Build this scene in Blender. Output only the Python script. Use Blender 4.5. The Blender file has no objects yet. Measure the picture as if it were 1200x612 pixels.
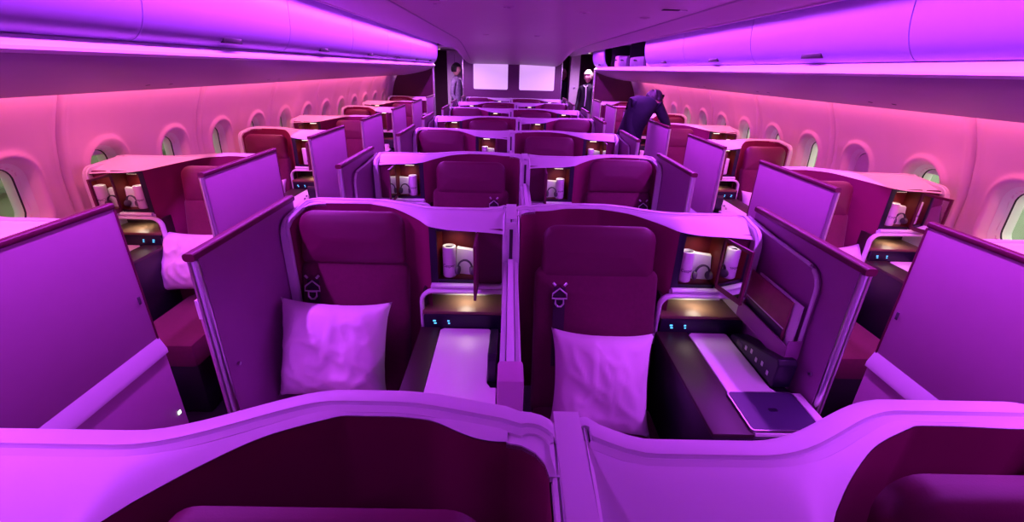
import bpy, bmesh, math, random
from mathutils import Vector, Matrix, noise as mnoise
random.seed(4)
C = bpy.context.scene.collection
PI = math.pi

# ------------------------------------------------------------------ camera
ZC = 1.65
pitch, yaw, roll = 0.4105, 0.0129, 0.0266
cp, sp, cw, sw, cr, sr = math.cos(pitch), math.sin(pitch), math.cos(yaw), math.sin(yaw), math.cos(roll), math.sin(roll)
xr = Vector((cw, -sw, 0)); yd = Vector((-sp*sw, -sp*cw, -cp)); zf = Vector((cp*sw, cp*cw, -sp))
xc = xr*cr - yd*sr; yc = xr*sr + yd*cr
cam = bpy.data.cameras.new('camera'); cam_o = bpy.data.objects.new('camera', cam); C.objects.link(cam_o)
cam_o.matrix_world = Matrix(((xc.x, -yc.x, -zf.x, 0), (xc.y, -yc.y, -zf.y, 0), (xc.z, -yc.z, -zf.z, ZC), (0, 0, 0, 1)))
cam.sensor_width = 36; cam.lens = 36*529.25/1200; cam.shift_y = 4.88/1200; cam.clip_start = 0.02; cam.clip_end = 200
bpy.context.scene.camera = cam_o

# ------------------------------------------------------------------ world, lights, exposure
sc = bpy.context.scene
sc.view_settings.view_transform = 'Standard'; sc.view_settings.look = 'None'
sc.view_settings.gamma = 1; sc.view_settings.use_curve_mapping = False; sc.view_settings.exposure = 0.0
w = bpy.data.worlds.new('world'); sc.world = w; w.use_nodes = True
bg = w.node_tree.nodes['Background']; bg.inputs[0].default_value = (0.80, 0.93, 0.72, 1); bg.inputs[1].default_value = 2.6

def strip(name, x, z, y0, y1, width, power, col, tilt):
    l = bpy.data.lights.new(name, 'AREA'); l.shape = 'RECTANGLE'; l.size = width; l.size_y = y1-y0
    l.energy = power; l.color = col
    o = bpy.data.objects.new(name, l); C.objects.link(o)
    o.location = (x, (y0+y1)/2, z); o.rotation_euler = (0, tilt, 0)
    return o
VIOLET = (0.56, 0.062, 1.0)
PINK = (1.0, 0.165, 0.36)
strip('cove_light_left', -1.186, 2.006, -.4, 9.1, .03, 172, VIOLET, 0)
strip('cove_light_right', 1.296, 1.936, -.4, 9.1, .03, 172, VIOLET, 0)
strip('wall_wash_left', -2.035, 1.545, -1.0, 8.3, .03, 40, PINK, -.25)
strip('wall_wash_right', 2.175, 1.545, -1.0, 8.3, .03, 40, PINK, .25)

# ------------------------------------------------------------------ materials
MATS = {}
def mat(name, col, rough=.5, metal=0, noise=0, nscale=20, bump=0, bscale=200, spec=.5, emit=None, estr=0, coat=0, sheen=0, trans=0):
    m = bpy.data.materials.new(name); m.use_nodes = True; nt = m.node_tree
    b = nt.nodes['Principled BSDF']
    b.inputs['Base Color'].default_value = (*col, 1); b.inputs['Roughness'].default_value = rough
    b.inputs['Metallic'].default_value = metal; b.inputs['Specular IOR Level'].default_value = spec
    b.inputs['Coat Weight'].default_value = coat; b.inputs['Sheen Weight'].default_value = sheen
    b.inputs['Transmission Weight'].default_value = trans
    tc = nt.nodes.new('ShaderNodeTexCoord')
    if noise:
        n = nt.nodes.new('ShaderNodeTexNoise'); n.inputs['Scale'].default_value = nscale; n.inputs['Detail'].default_value = 4
        mx = nt.nodes.new('ShaderNodeMix'); mx.data_type = 'RGBA'
        mx.inputs[6].default_value = (*[c*(1-noise) for c in col], 1); mx.inputs[7].default_value = (*[min(1, c*(1+noise)) for c in col], 1)
        nt.links.new(tc.outputs['Object'], n.inputs['Vector']); nt.links.new(n.outputs['Fac'], mx.inputs[0])
        nt.links.new(mx.outputs[2], b.inputs['Base Color'])
    if bump:
        n = nt.nodes.new('ShaderNodeTexNoise'); n.inputs['Scale'].default_value = bscale; n.inputs['Detail'].default_value = 2
        bp = nt.nodes.new('ShaderNodeBump'); bp.inputs['Strength'].default_value = bump; bp.inputs['Distance'].default_value = .003
        nt.links.new(tc.outputs['Object'], n.inputs['Vector']); nt.links.new(n.outputs['Fac'], bp.inputs['Height'])
        nt.links.new(bp.outputs[0], b.inputs['Normal'])
    if emit: b.inputs['Emission Color'].default_value = (*emit, 1); b.inputs['Emission Strength'].default_value = estr
    MATS[name] = m; return m
mat('shell', (.78, .80, .82), .38, noise=.02, bump=.02, bscale=500)
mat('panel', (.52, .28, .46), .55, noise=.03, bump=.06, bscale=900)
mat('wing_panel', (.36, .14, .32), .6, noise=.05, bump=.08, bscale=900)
mat('fabric', (.13, .005, .052), .85, noise=.18, nscale=60, bump=.25, bscale=700, sheen=.15)
mat('leather', (.14, .006, .058), .5, noise=.06, nscale=30, bump=.08, bscale=300)
mat('lining', (.24, .008, .085), .7, noise=.06, nscale=12, bump=.05, bscale=600)
mat('cap', (.14, .010, .05), .45, noise=.05)
mat('wood', (.20, .115, .07), .4, noise=.3, nscale=9)
mat('armwood', (.035, .018, .018), .45, noise=.2, nscale=12)
mat('black', (.012, .010, .016), .4, noise=.2)
mat('navy', (.010, .006, .024), .35)
mat('table', (.82, .80, .82), .35, noise=.02)
mat('metal', (.75, .75, .78), .28, metal=1)
mat('mirror', (.85, .85, .87), .03, metal=1)
mat('pillow', (.82, .76, .80), .9, noise=.03, nscale=8, bump=.2, bscale=400, sheen=.2)
mat('white', (.85, .85, .85), .45)
mat('grey', (.10, .09, .11), .5)
mat('blueled', (.05, .3, .5), .4, emit=(.1, .55, 1), estr=1.6)
mat('greenled', (.4, .8, .4), .4, emit=(.6, 1, .6), estr=3)
mat('lens', (1, .9, .7), .3, emit=(1, .86, .66), estr=3)
mat('redwall', (.10, .002, .003), .5, noise=.1)
mat('wall', (.78, .60, .68), .5, noise=.015, bump=.02, bscale=300)
mat('bin', (.28, .22, .42), .35, noise=.015)
mat('binlip', (.82, .78, .82), .4)
mat('binunder', (.42, .32, .42), .5, noise=.03)
mat('ceiling', (.62, .46, .58), .45, noise=.04, nscale=3)
mat('groove', (.10, .06, .10), .6)
mat('carpet', (.010, .006, .012), .95, noise=.4, nscale=90, bump=.4, bscale=300)
mat('bulkhead', (.09, .012, .045), .6, noise=.15, nscale=15)
mat('monument', (.17, .03, .17), .5, noise=.08)
mat('cabinet_white', (.80, .72, .76), .45, noise=.08, nscale=4)
mat('panel_glow', (.75, .7, .78), .3, noise=.03, nscale=1.5, emit=(.78, .42, 1), estr=.75)  # blank partition panels; emission put in to lift their brightness
mat('gasket', (.03, .02, .03), .6)
mat('reveal', (.82, .78, .78), .5)
mat('skin', (.62, .36, .28), .55, noise=.05)
mat('suitnavy', (.006, .006, .022), .8, noise=.2, nscale=30)
mat('suitblack', (.015, .012, .02), .8)
mat('shirt', (.75, .72, .78), .8)
mat('blond', (.95, .78, .5), .7, noise=.2, nscale=40)
mat('darkhair', (.008, .006, .008), .6, noise=.3, nscale=40)
mat('patterned', (.30, .22, .36), .8, noise=.6, nscale=25)
mat('paperred', (.30, .06, .12), .5, noise=.45, nscale=22)
mat('tablet', (.055, .035, .10), .35, noise=.15, nscale=14)
mat('darkplastic', (.05, .03, .07), .5)
mat('apron', (.16, .17, .13), .9, noise=.2, nscale=.5)
mat('hangar', (.36, .36, .26), .8, noise=.25, nscale=.8)
mat('luggage', (.10, .08, .13), .6, noise=.5, nscale=9)
mat('luggagegrey', (.55, .5, .58), .6, noise=.3, nscale=9)
mat('belt', (.03, .01, .03), .7, bump=.2)
g = bpy.data.materials.new('glass'); g.use_nodes = True; gn = g.node_tree
gn.nodes.clear(); go = gn.nodes.new('ShaderNodeOutputMaterial'); gt = gn.nodes.new('ShaderNodeBsdfTransparent'); gl = gn.nodes.new('ShaderNodeBsdfGlossy'); gm = gn.nodes.new('ShaderNodeMixShader')
gt.inputs[0].default_value = (.86, .92, .84, 1); gl.inputs['Roughness'].default_value = .03; gm.inputs[0].default_value = .06
gn.links.new(gt.outputs[0], gm.inputs[1]); gn.links.new(gl.outputs[0], gm.inputs[2]); gn.links.new(gm.outputs[0], go.inputs[0]); MATS['glass'] = g

# ------------------------------------------------------------------ mesh helpers
def link(name, me, m, parent=None, loc=(0, 0, 0), smooth=True, angle=40):
    o = bpy.data.objects.new(name, me); C.objects.link(o)
    if not me.materials: me.materials.append(MATS[m])
    if parent: o.parent = parent
    o.location = loc
    if smooth:
        for p in me.polygons: p.use_smooth = True
        try: me.set_sharp_from_angle(angle=math.radians(angle))
        except Exception: pass
    return o
def mesh(name, V, F, m, parent=None, loc=(0, 0, 0), smooth=True, recalc=True, angle=40):
    me = bpy.data.meshes.new(name); me.from_pydata([tuple(v) for v in V], [], F); me.update()
    if recalc:
        bm = bmesh.new(); bm.from_mesh(me); bmesh.ops.remove_doubles(bm, verts=bm.verts, dist=1e-6)
        bmesh.ops.recalc_face_normals(bm, faces=bm.faces); bm.to_mesh(me); bm.free()
    return link(name, me, m, parent, loc, smooth, angle)
def box_bm(bm, a, b, bev=0, seg=2):
    x0, y0, z0 = [min(p, q) for p, q in zip(a, b)]; x1, y1, z1 = [max(p, q) for p, q in zip(a, b)]
    r = bmesh.ops.create_cube(bm, size=1)
    for v in r['verts']: v.co = Vector((x0 if v.co.x < 0 else x1, y0 if v.co.y < 0 else y1, z0 if v.co.z < 0 else z1))
    if bev:
        es = list({e for v in r['verts'] for e in v.link_edges})
        bmesh.ops.bevel(bm, geom=es, offset=bev, segments=seg, profile=.6, affect='EDGES')
def boxes(name, L, m, parent=None, loc=(0, 0, 0), bev=.004):
    bm = bmesh.new()
    for t in L: box_bm(bm, t[0], t[1], t[2] if len(t) > 2 else bev)
    me = bpy.data.meshes.new(name); bm.to_mesh(me); bm.free()
    return link(name, me, m, parent, loc)
def box(name, a, b, m, parent=None, loc=(0, 0, 0), bev=.004): return boxes(name, [(a, b, bev)], m, parent, loc)
def extrude_poly(name, pts, axis, a, b, m, parent=None, loc=(0, 0, 0), bev=0):
    """pts 2-D polygon; axis 'z': (x,y) from z=a..b ; 'y': (x,z) ; 'x': (y,z)"""
    def P(p, t): return (p[0], p[1], t) if axis == 'z' else (p[0], t, p[1]) if axis == 'y' else (t, p[0], p[1])
    n = len(pts); V = [P(p, a) for p in pts]+[P(p, b) for p in pts]
    F = [tuple(range(n)), tuple(range(n, 2*n))]+[(i, (i+1) % n, n+(i+1) % n, n+i) for i in range(n)]
    o = mesh(name, V, F, m, parent, loc, angle=30)
    if bev:
        md = o.modifiers.new('b', 'BEVEL'); md.width = bev; md.segments = 2; md.limit_method = 'ANGLE'; md.angle_limit = .6
    return o
def rrect(x0, y0, x1, y1, r, n=5):
    r = min(r, abs(x1-x0)/2-1e-5, abs(y1-y0)/2-1e-5); out = []
    for cx, cy, a0 in ((x1-r, y1-r, 0), (x0+r, y1-r, 90), (x0+r, y0+r, 180), (x1-r, y0+r, 270)):
        for i in range(n+1):
            a = math.radians(a0+90*i/n); out.append((cx+r*math.cos(a), cy+r*math.sin(a)))
    return out
def tube(name, path, r, m, parent=None, loc=(0, 0, 0), n=8, closed=False, flat=1.0):
    V = []; F = []; N = len(path); path = [Vector(p) for p in path]
    for i, p in enumerate(path):
        if closed: t = path[(i+1) % N]-path[i-1]
        else: t = path[min(i+1, N-1)]-path[max(i-1, 0)]
        t.normalize(); up = Vector((0, 1, 0)) if abs(t.y) < .9 else Vector((0, 0, 1))
        s = t.cross(up).normalized(); q = s.cross(t)
        for k in range(n):
            a = 2*PI*k/n; V.append(p+s*(r*math.cos(a))+q*(r*flat*math.sin(a)))
    for i in range(N if closed else N-1):
        for k in range(n):
            j = (i+1) % N; F.append((i*n+k, i*n+(k+1) % n, j*n+(k+1) % n, j*n+k))
    if not closed: F += [tuple(range(n)), tuple((N-1)*n+k for k in range(n))]
    return mesh(name, V, F, m, parent, loc)
def lathe(name, prof, m, parent=None, loc=(0, 0, 0), n=24):
    V = []; F = []; K = len(prof)
    for i in range(n):
        a = 2*PI*i/n
        for r, z in prof: V.append((r*math.cos(a), r*math.sin(a), z))
    for i in range(n):
        for k in range(K-1):
            j = (i+1) % n; F.append((i*K+k, j*K+k, j*K+k+1, i*K+k+1))
    return mesh(name, V, F, m, parent, loc)
def grid(name, f, nu, nv, m, parent=None, loc=(0, 0, 0), thick=0):
    V = [f(i/nu, j/nv) for i in range(nu+1) for j in range(nv+1)]
    F = [(i*(nv+1)+j, (i+1)*(nv+1)+j, (i+1)*(nv+1)+j+1, i*(nv+1)+j+1) for i in range(nu) for j in range(nv)]
    o = mesh(name, V, F, m, parent, loc)
    if thick:
        md = o.modifiers.new('s', 'SOLIDIFY'); md.thickness = thick; md.offset = 0
    return o
def thing(name, label, cat, loc=(0, 0, 0), group=None, rz=0):
    o = bpy.data.objects.new(name, None); C.objects.link(o); o.location = loc; o.rotation_euler = (0, 0, rz); o.empty_display_size = .05
    o['label'] = label; o['category'] = cat
    if group: o['group'] = group
    return o
def tag(o, label, cat, group=None):
    o['label'] = label; o['category'] = cat
    if group: o['group'] = group
    return o
def struct(o): o['kind'] = 'structure'; return o
def sstep(a, b, x):
    t = max(0, min(1, (x-a)/(b-a))); return t*t*(3-2*t)
def spl(tab, x):
    n = len(tab)
    if x <= tab[0][0]: return tab[0][1]
    if x >= tab[-1][0]: return tab[-1][1]
    sl = [(tab[i+1][1]-tab[i][1])/(tab[i+1][0]-tab[i][0]) for i in range(n-1)]
    m = [sl[0]]+[0 if sl[i-1]*sl[i] <= 0 else 2*sl[i-1]*sl[i]/(sl[i-1]+sl[i]) for i in range(1, n-1)]+[sl[-1]]
    for i in range(n-1):
        if x <= tab[i+1][0]:
            h = tab[i+1][0]-tab[i][0]; t = (x-tab[i][0])/h
            return (2*t**3-3*t*t+1)*tab[i][1]+(t**3-2*t*t+t)*h*m[i]+(-2*t**3+3*t*t)*tab[i+1][1]+(t**3-t*t)*h*m[i+1]
def lerp_tab(tab, x):
    if x <= tab[0][0]: return tab[0][1]
    for (a, p), (b, q) in zip(tab, tab[1:]):
        if x <= b:
            t = (x-a)/(b-a); t = t*t*(3-2*t)*.5+t*.5
            return p+(q-p)*t
    return tab[-1][1]

# ------------------------------------------------------------------ cabin shell (structure)
CX = .07; Y0, Y1 = -2.2, 9.2
def wall_half(z): return spl([(0, 2.27), (.4, 2.28), (.8, 2.295), (1.05, 2.30), (1.25, 2.27), (1.5, 2.17), (1.62, 2.10)], z)
WIN = {-1: [], 1: []}
for s, y0 in ((-1, 2.006), (1, 2.064-.035)):
    k = -2
    while True:
        y = y0+.533*k
        if y > 8.9: break
        if y > .6: WIN[s].append(y)
        k += 1
HW, HH, RZ, WZ = .125, .185, .12, 1.045
def sdf(dy, dz):
    # rounded rectangle, window reveal outline
    r = RZ; qx = abs(dy)-(HW-r); qz = abs(dz)-(HH-r)
    return math.hypot(max(qx, 0), max(qz, 0))+min(max(qx, qz), 0)-r
def wall_pt(s, y, z):
    # inward offset
    d = 0
    k = min(WIN[s], key=lambda q: abs(q-y)); dd = sdf(y-k, z-WZ)
    d += .014*math.exp(-((dd-.012)/.016)**2)
    rec = sstep(.002, -.035, dd) if False else 1-sstep(-.035, .002, dd)
    d -= .055*rec
    # panel seams and soft ridges between windows
    base = WIN[s][0]; ph = (y-base-.2665)/.533; fr = ph-round(ph); n = round(ph)
    e = abs(fr)*.533
    d -= .013*math.exp(-(e/.075)**2)*(.8 if n % 2 else 1)*(1-rec)
    if n % 2 == 0: d -= .016*math.exp(-(e/.009)**2); d += .012*math.exp(-((e-.03)/.014)**2)
    return (CX+s*(wall_half(z)-d), y, z)
zs = []
z = 0
while z < 1.62:
    zs.append(z); z += .1 if z < .75 else .0125
zs.append(1.62)
for s, nm in ((-1, 'wall_left'), (1, 'wall_right')):
    ys = []; y = -2.2
    while y < 9.2:
        ys.append(y); y += .4 if y < .6 else (.0115 if y < 6.5 else .018)
    ys.append(9.2)
    V = [wall_pt(s, y, z) for y in ys for z in zs]; nz = len(zs); F = []
    for i in range(len(ys)-1):
        ym = (ys[i]+ys[i+1])/2; k = min(WIN[s], key=lambda q: abs(q-ym))
        for j in range(nz-1):
            zm = (zs[j]+zs[j+1])/2
            if sdf(ym-k, zm-WZ) < -.040: continue
            F.append((i*nz+j, (i+1)*nz+j, (i+1)*nz+j+1, i*nz+j+1))
    struct(mesh(nm, V, F, 'wall', recalc=True, angle=60))
num = 0
for s in (-1, 1):
    for i, y in enumerate(WIN[s]):
        num += 1
        X = CX+s*(wall_half(WZ)+.048)
        root = bpy.data.objects.new('window_%d' % num, None); C.objects.link(root); root.location = (X, y, WZ); struct(root); root['label'] = 'oval cabin window %s with deep moulded reveal' % ('left' if s < 0 else 'right')
        def ring(ins, n=6):
            r = max(.02, RZ-ins); return rrect(-HW+ins, -HH+ins, HW-ins, HH-ins, r, n)
        def band(name, r0, x0, r1, x1, m):
            A = ring(r0); B = ring(r1); n = len(A)
            V = [(s*(x0+wall_half(WZ+p[1])-wall_half(WZ)), p[0], p[1]) for p in A]+[(s*(x1+wall_half(WZ+p[1])-wall_half(WZ)), p[0], p[1]) for p in B]
            F = [(q, (q+1) % n, n+(q+1) % n, n+q) for q in range(n)]
            return mesh(name, V, F, m, root)
        band('inner_frame', .020, -.016, .046, .020, 'reveal')
        band('gasket', .046, .020, .050, .026, 'gasket')
        band('outer_tunnel', .050, .026, .050, .075, 'reveal')
        shade_closed = (s == 1 and abs(y-3.095) < .2)
        if shade_closed:
            P = ring(.03); mesh('closed_shade', [(s*.012, p[0], p[1]) for p in P], [tuple(range(len(P)))], 'wall', root, smooth=False)
        else:
            P = ring(.05); mesh('window_pane', [(s*.07, p[0], p[1]) for p in P], [tuple(range(len(P)))], 'glass', root, smooth=False)
            f = .016 if i % 3 else .03
            V = [(s*.02, -.075, HH-.043), (s*.02, .075, HH-.043), (s*.02, .082, HH-.043-f), (s*.02, -.082, HH-.043-f)]
            box('window_shade', (s*.016, -.08, HH-.043), (s*.024, .08, HH-.047-f), 'white', root, bev=.002)
# outside
struct(box('ground', (-60, -40, -3.2), (60, 60, -3.0), 'apron', bev=0))
struct(box('exterior_wall_left', (-4.3, -20, -3), (-4.0, 60, 7), 'hangar', bev=0))
for k in range(6): struct(box('exterior_trim_%d' % k, (-3.99, -20, -.6+k*.42), (-3.95, 60, -.56+k*.42), 'apron', bev=0))
# floor
struct(box('floor', (-2.3, Y0, -.06), (2.45, 11.6, 0), 'carpet', bev=0))
# fuselage skin that keeps daylight out
for s in (-1, 1):
    struct(box('trim_frieze_%d' % (1 if s < 0 else 2), (CX+s*2.08, -2.2, 1.615), (CX+s*2.2, 11.5, 2.2), 'groove', bev=0))
struct(box('wall_aft', (-2.6, Y0-.1, -.1), (2.75, Y0, 2.6), 'bulkhead', bev=0))
struct(box('wall_forward', (-2.6, 11.5, -.1), (2.75, 11.6, 2.6), 'bulkhead', bev=0))
for s in (-1, 1):
    struct(box('wall_galley_%d' % (1 if s < 0 else 2), (CX+s*2.05, 9.2, 0), (CX+s*2.4, 11.6, 2.3), 'bulkhead', bev=0))
# ceiling
CTAB = [(-1.155, 1.996), (-1.0, 2.008), (-.735, 2.010), (.2, 2.016), (1.10, 1.988), (1.265, 1.927)]
def ceil_z(x, y):
    t = sstep(6.8, 9.9, y); m = sstep(-1.06, -.82, x)*(1-sstep(.90, 1.11, x))
    z_ = CTAB[-1][1]
    for (a, p), (b, q) in zip(CTAB, CTAB[1:]):
        if x <= b: z_ = p+(q-p)*max(0, (x-a)/(b-a)); break
    return z_-t*(.262*m+.02)
struct(grid('ceiling', lambda u, v: ((-1.155+2.42*u), -2.2+12.58*v, ceil_z(-1.155+2.42*u, -2.2+12.58*v)), 80, 90, 'ceiling', thick=.008))
for k, x in enumerate((-.735, 1.10)):
    V = []; F = []
    for i in range(91):
        y = -2.2+11.2*i/90
        for dx_, dz_ in ((-.006, 0), (.006, 0), (.006, -.007), (-.006, -.007)): V.append((x+dx_, y, ceil_z(x+dx_, y)-.002+dz_))
    F = [(4*i+a, 4*i+(a+1) % 4, 4*i+4+(a+1) % 4, 4*i+4+a) for i in range(90) for a in range(4)]
    struct(mesh('ceiling_seam_%s' % ('left' if k == 0 else 'right'), V, F, 'binunder'))
struct(box('ceiling_edge_left', (-1.164, -2.2, 1.988), (-1.146, 9.2, 2.000), 'ceiling', bev=.003))
struct(box('ceiling_edge_right', (1.256, -2.2, 1.921), (1.274, 9.2, 1.932), 'ceiling', bev=.003))
struct(box('ceiling_vestibule', (-2.1, 9.3, 1.99), (2.2, 11.5, 2.02), 'ceiling', bev=0))
struct(box('ceiling_upper', (-2.2, -2.2, 2.2), (2.35, 11.6, 2.23), 'groove', bev=0))
# recessed fittings
for i, (x, y) in enumerate([(-.473, 3.18), (-.02, 3.29), (.478, 3.40), (.905, 3.49), (-.30, 5.9), (.30, 5.9), (-.1, 1.9), (.6, 1.9)]):
    z = ceil_z(x, y)-.006
    t = thing('ceiling_spotlight', ['small round recessed ceiling spotlight left of the cabin centre line', 'small round recessed ceiling spotlight on the cabin centre line', 'small round recessed ceiling spotlight right of the centre line', 'small recessed ceiling spotlight furthest right, beside the panel seam', 'further small ceiling spotlight, left of two above the middle rows', 'further small ceiling spotlight, right of two above the middle rows', 'ceiling spotlight almost overhead near the centre line', 'ceiling spotlight almost overhead, right of the centre line'][i], 'ceiling light', (x, y, z), 'recessed ceiling spotlights')
    lathe('bezel', [(.014, -.004), (.03, -.006), (.036, -.001), (.036, .004)], 'ceiling', t)
    lathe('lens', [(.0001, .0), (.014, -.003)], 'groove', t)
for i, (x, y, w_) in enumerate([(-.47, 3.0, .05), (.93, 3.02, .05)]):
    t = thing('ceiling_vent', ['dark flush slot vent in the ceiling, left of centre near the top of view', 'dark flush slot vent in the ceiling near the right seam'][i], 'vent', (x, y, ceil_z(x, y)-.006))
    box('slot', (-w_, -.018, -.003), (w_, .018, .001), 'gasket', t, bev=.001); box('plate', (w_, -.012, -.004), (w_*1.9, .012, .001), 'binlip', t, bev=.001)

# ------------------------------------------------------------------ overhead bins
def bin_profile(s):
    if s < 0: P = [(-1.44, 1.706), (-1.405, 1.716), (-1.372, 1.745), (-1.350, 1.79), (-1.338, 1.85), (-1.334, 1.92), (-1.334, 1.99), (-1.336, 2.08)]
    else: P = [(1.585, 1.708), (1.556, 1.718), (1.526, 1.750), (1.506, 1.79), (1.492, 1.84), (1.487, 1.89), (1.486, 1.94), (1.488, 2.03)]
    return P
def smooth_poly(P, n=4):
    out = []
    for i in range(len(P)-1):
        p0 = P[max(i-1, 0)]; p1 = P[i]; p2 = P[i+1]; p3 = P[min(i+2, len(P)-1)]
        for k in range(n):
            t = k/n
            out.append(tuple(.5*((2*b)+(-a+c)*t+(2*a-5*b+4*c-d)*t*t+(-a+3*b-3*c+d)*t**3) for a, b, c, d in zip(p0, p1, p2, p3)))
    out.append(P[-1]); return out
bseams = {-1: [-1.7, -.55, .66, 1.88, 3.08, 4.27, 5.46, 6.66, 7.86, 9.05], 1: [-1.7, -.55, .68, 1.91, 3.14, 4.34, 5.57, 6.8, 8.0, 9.05]}
names = ['nearest', 'first', 'second', 'third', 'fourth', 'fifth', 'sixth', 'seventh', 'eighth', 'last']
for s in (-1, 1):
    side = 'left' if s < 0 else 'right'; P = smooth_poly(bin_profile(s)); S = bseams[s]
    xb = CX+s*2.02
    for i in range(2, len(S)-1):
        y0, y1 = S[i]+.003, S[i+1]-.003
        opened = (s > 0 and i in (6, 7))
        lab = '%s-side overhead bin, %s one along from the camera%s' % (side, names[i-1], ', door up and bags inside' if opened else ', closed curved door')
        t = thing('overhead_bin', lab, 'overhead bin', (0, y0, 0), 'overhead bins along the %s side' % side)
        L = y1-y0
        if not opened:
            q = [(p[0], p[1]) for p in P]; inner = [(p[0]+s*.02, p[1]) for p in P][::-1]
            d = extrude_poly('door', q+inner, 'y', 0, L, 'bin', t)
            xm = P[2][0]; zm = P[2][1]
            box('latch_handle', (P[8][0]-s*.006, L*.5-.08, P[8][1]-.016), (P[8][0]+s*.02, L*.5+.08, P[8][1]+.008), 'black', t, bev=.003)
        else:
            # interior floor and back, the door is swung up against the ceiling
            box('floor_pan', (s*1.6, 0, 1.70), (xb, L, 1.71), 'black', t, bev=0); box('back_panel', (xb-s*.1, 0, 1.71), (xb-s*.09, L, 2.05), 'black', t, bev=0)
            box('door', (P[-1][0]+s*.02, .01, 2.04), (P[-1][0]+s*.4, L-.01, 2.07), 'bin', t)
        box('end_divider', (s*1.62, L-.004, 1.70), (xb, L, 2.03), 'black', t, bev=0)
    # lip rail + underside: continuous structure
    a = (-1.44, 1.712) if s < 0 else (1.585, 1.714); b = (-1.392, 1.667) if s < 0 else (1.535, 1.667)
    lip = [a, (a[0]-s*.02, a[1]-.006), (b[0]-s*.004, b[1]+.010), (b[0]-s*.006, b[1]), (b[0]+s*.01, b[1]-.012), (a[0]+s*.05, a[1]-.05), (a[0]+s*.05, a[1])]
    struct(extrude_poly('trim_%d' % (10+s), lip, 'y', -2.2, 9.06, 'binlip'))
    U = [(b[0]+s*.008, b[1]-.012), (b[0]+s*.06, b[1]-.045), (b[0]+s*.2, b[1]-.095), (b[0]+s*.42, b[1]-.145), (CX+s*2.03, 1.497)]
    U = smooth_poly(U, 4)
    top = [(p[0], p[1]+.02) for p in U[::-1]]
    struct(extrude_poly('trim_%d' % (20+s), U+top, 'y', -2.2, 9.06, 'binunder'))
    struct(box('trim_%d' % (30+s), (CX+s*2.01, -2.2, 1.50), (CX+s*2.03, 9.06, 1.56), 'binunder', bev=.002))
    # passenger service units on the underside
    for k in range(7):
        y = 1.25+1.19*k
        xx = CX+s*1.83; zz = 1.546
        t = thing('service_unit', '%s-side reading light and air nozzle panel under the %s bin' % (side, names[k]), 'service panel', (xx, y, zz), 'reading light panels under the bins')
        t.rotation_euler = (0, s*.235, 0)
        box('plate', (-.11, -.16, -.008), (.11, .16, .004), 'binunder', t, bev=.004)
        for yy in (-.08, .08):
            c = lathe('nozzle', [(.0001, -.014), (.010, -.014), (.015, -.010), (.018, -.006)], 'darkplastic', t, (0, yy, 0), n=12)
# luggage in the open bins
for i, (x, y, sx, sy, sz, m) in enumerate([(1.72, 5.72, .22, .11, .17, 'luggagegrey'), (1.72, 6.35, .2, .35, .12, 'luggage'), (1.74, 7.62, .2, .13, .16, 'luggagegrey'), (1.72, 7.1, .2, .2, .14, 'luggage')]):
    t = thing('cabin_bag', ['pale grey bag at the near end of the open right bin', 'dark long bag in the open right bin', 'pale grey bag at the far end of the open right bin', 'dark bag beside the far pale bag in the open right bin'][i], 'bag', (x, y, 1.711), 'bags in the open overhead bins')
    box('body', (-sx*.6, -sy, 0), (sx, sy, sz), m, t, bev=.03)
    tube('handle', [(-sx*.6, -.05, sz*.6), (-sx*.6-.03, -.03, sz*.65), (-sx*.6-.03, .03, sz*.65), (-sx*.6, .05, sz*.6)], .006, 'black', t)

# ------------------------------------------------------------------ forward end
for s in (-1, 1):
    side = 'left' if s < 0 else 'right'
    xin = -1.437 if s < 0 else 1.562; xo = CX+s*2.09
    zt = 1.62
    struct(extrude_poly('wall_bulkhead_%s' % side, [(xin, 0), (xin, 1.67), (CX+s*1.8, 1.55), (CX+s*2.4, 1.5), (CX+s*2.4, 0)], 'y', 9.1, 9.16, 'bulkhead'))
    struct(box('trim_%d' % (40+s), (xin-s*.012, 9.07, 0), (xin+s*.012, 9.17, 1.69), 'metal', bev=.003))
    struct(box('wall_over_bulkhead_%s' % side, (xin+s*.02, 9.1, 1.7), (xo, 9.16, 2.1), 'bin', bev=0))
t = thing('galley_monument', 'dark purple partition wall with two pale square panels at the cabin end', 'partition', (0, 10.4, 0))
box('body', (-1.0, 0, 0), (1.075, .5, 1.96), 'monument', t, bev=.01)
for x0, x1 in ((-.79, -.06), (.185, .93)):
    q = extrude_poly('blank_panel', rrect(x0, 1.232, x1, 1.752, .03), 'y', -.012, .002, 'panel_glow', t)
    q['label'] = 'pale square blank panel with glow put in'
box('corner_trim', (-1.02, -.015, 0), (-1.0, .02, 1.95), 'metal', t); box('corner_trim', (1.075, -.015, 0), (1.09, .02, 1.95), 'metal', t)
t = thing('tall_cabinet', 'pale tall cabinet panel left of the central partition', 'cabinet', (-1.34, 10.75, 0), 'tall pale cabinets at the cabin end')
box('body', (-.05, 0, 0), (.28, .4, 1.98), 'cabinet_white', t); box('latch', (.02, -.012, 1.15), (.05, 0, 1.2), 'metal', t); box('door_seam', (.11, -.003, .1), (.115, 0, 1.9), 'groove', t, bev=0)
t = thing('tall_cabinet', 'pale tall cabinet panel right of the central partition', 'cabinet', (1.30, 10.55, 0), 'tall pale cabinets at the cabin end')
box('body', (-.02, 0, 0), (.18, .3, 1.98), 'cabinet_white', t); box('latch', (.06, -.012, 1.28), (.1, 0, 1.33), 'metal', t)
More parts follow.
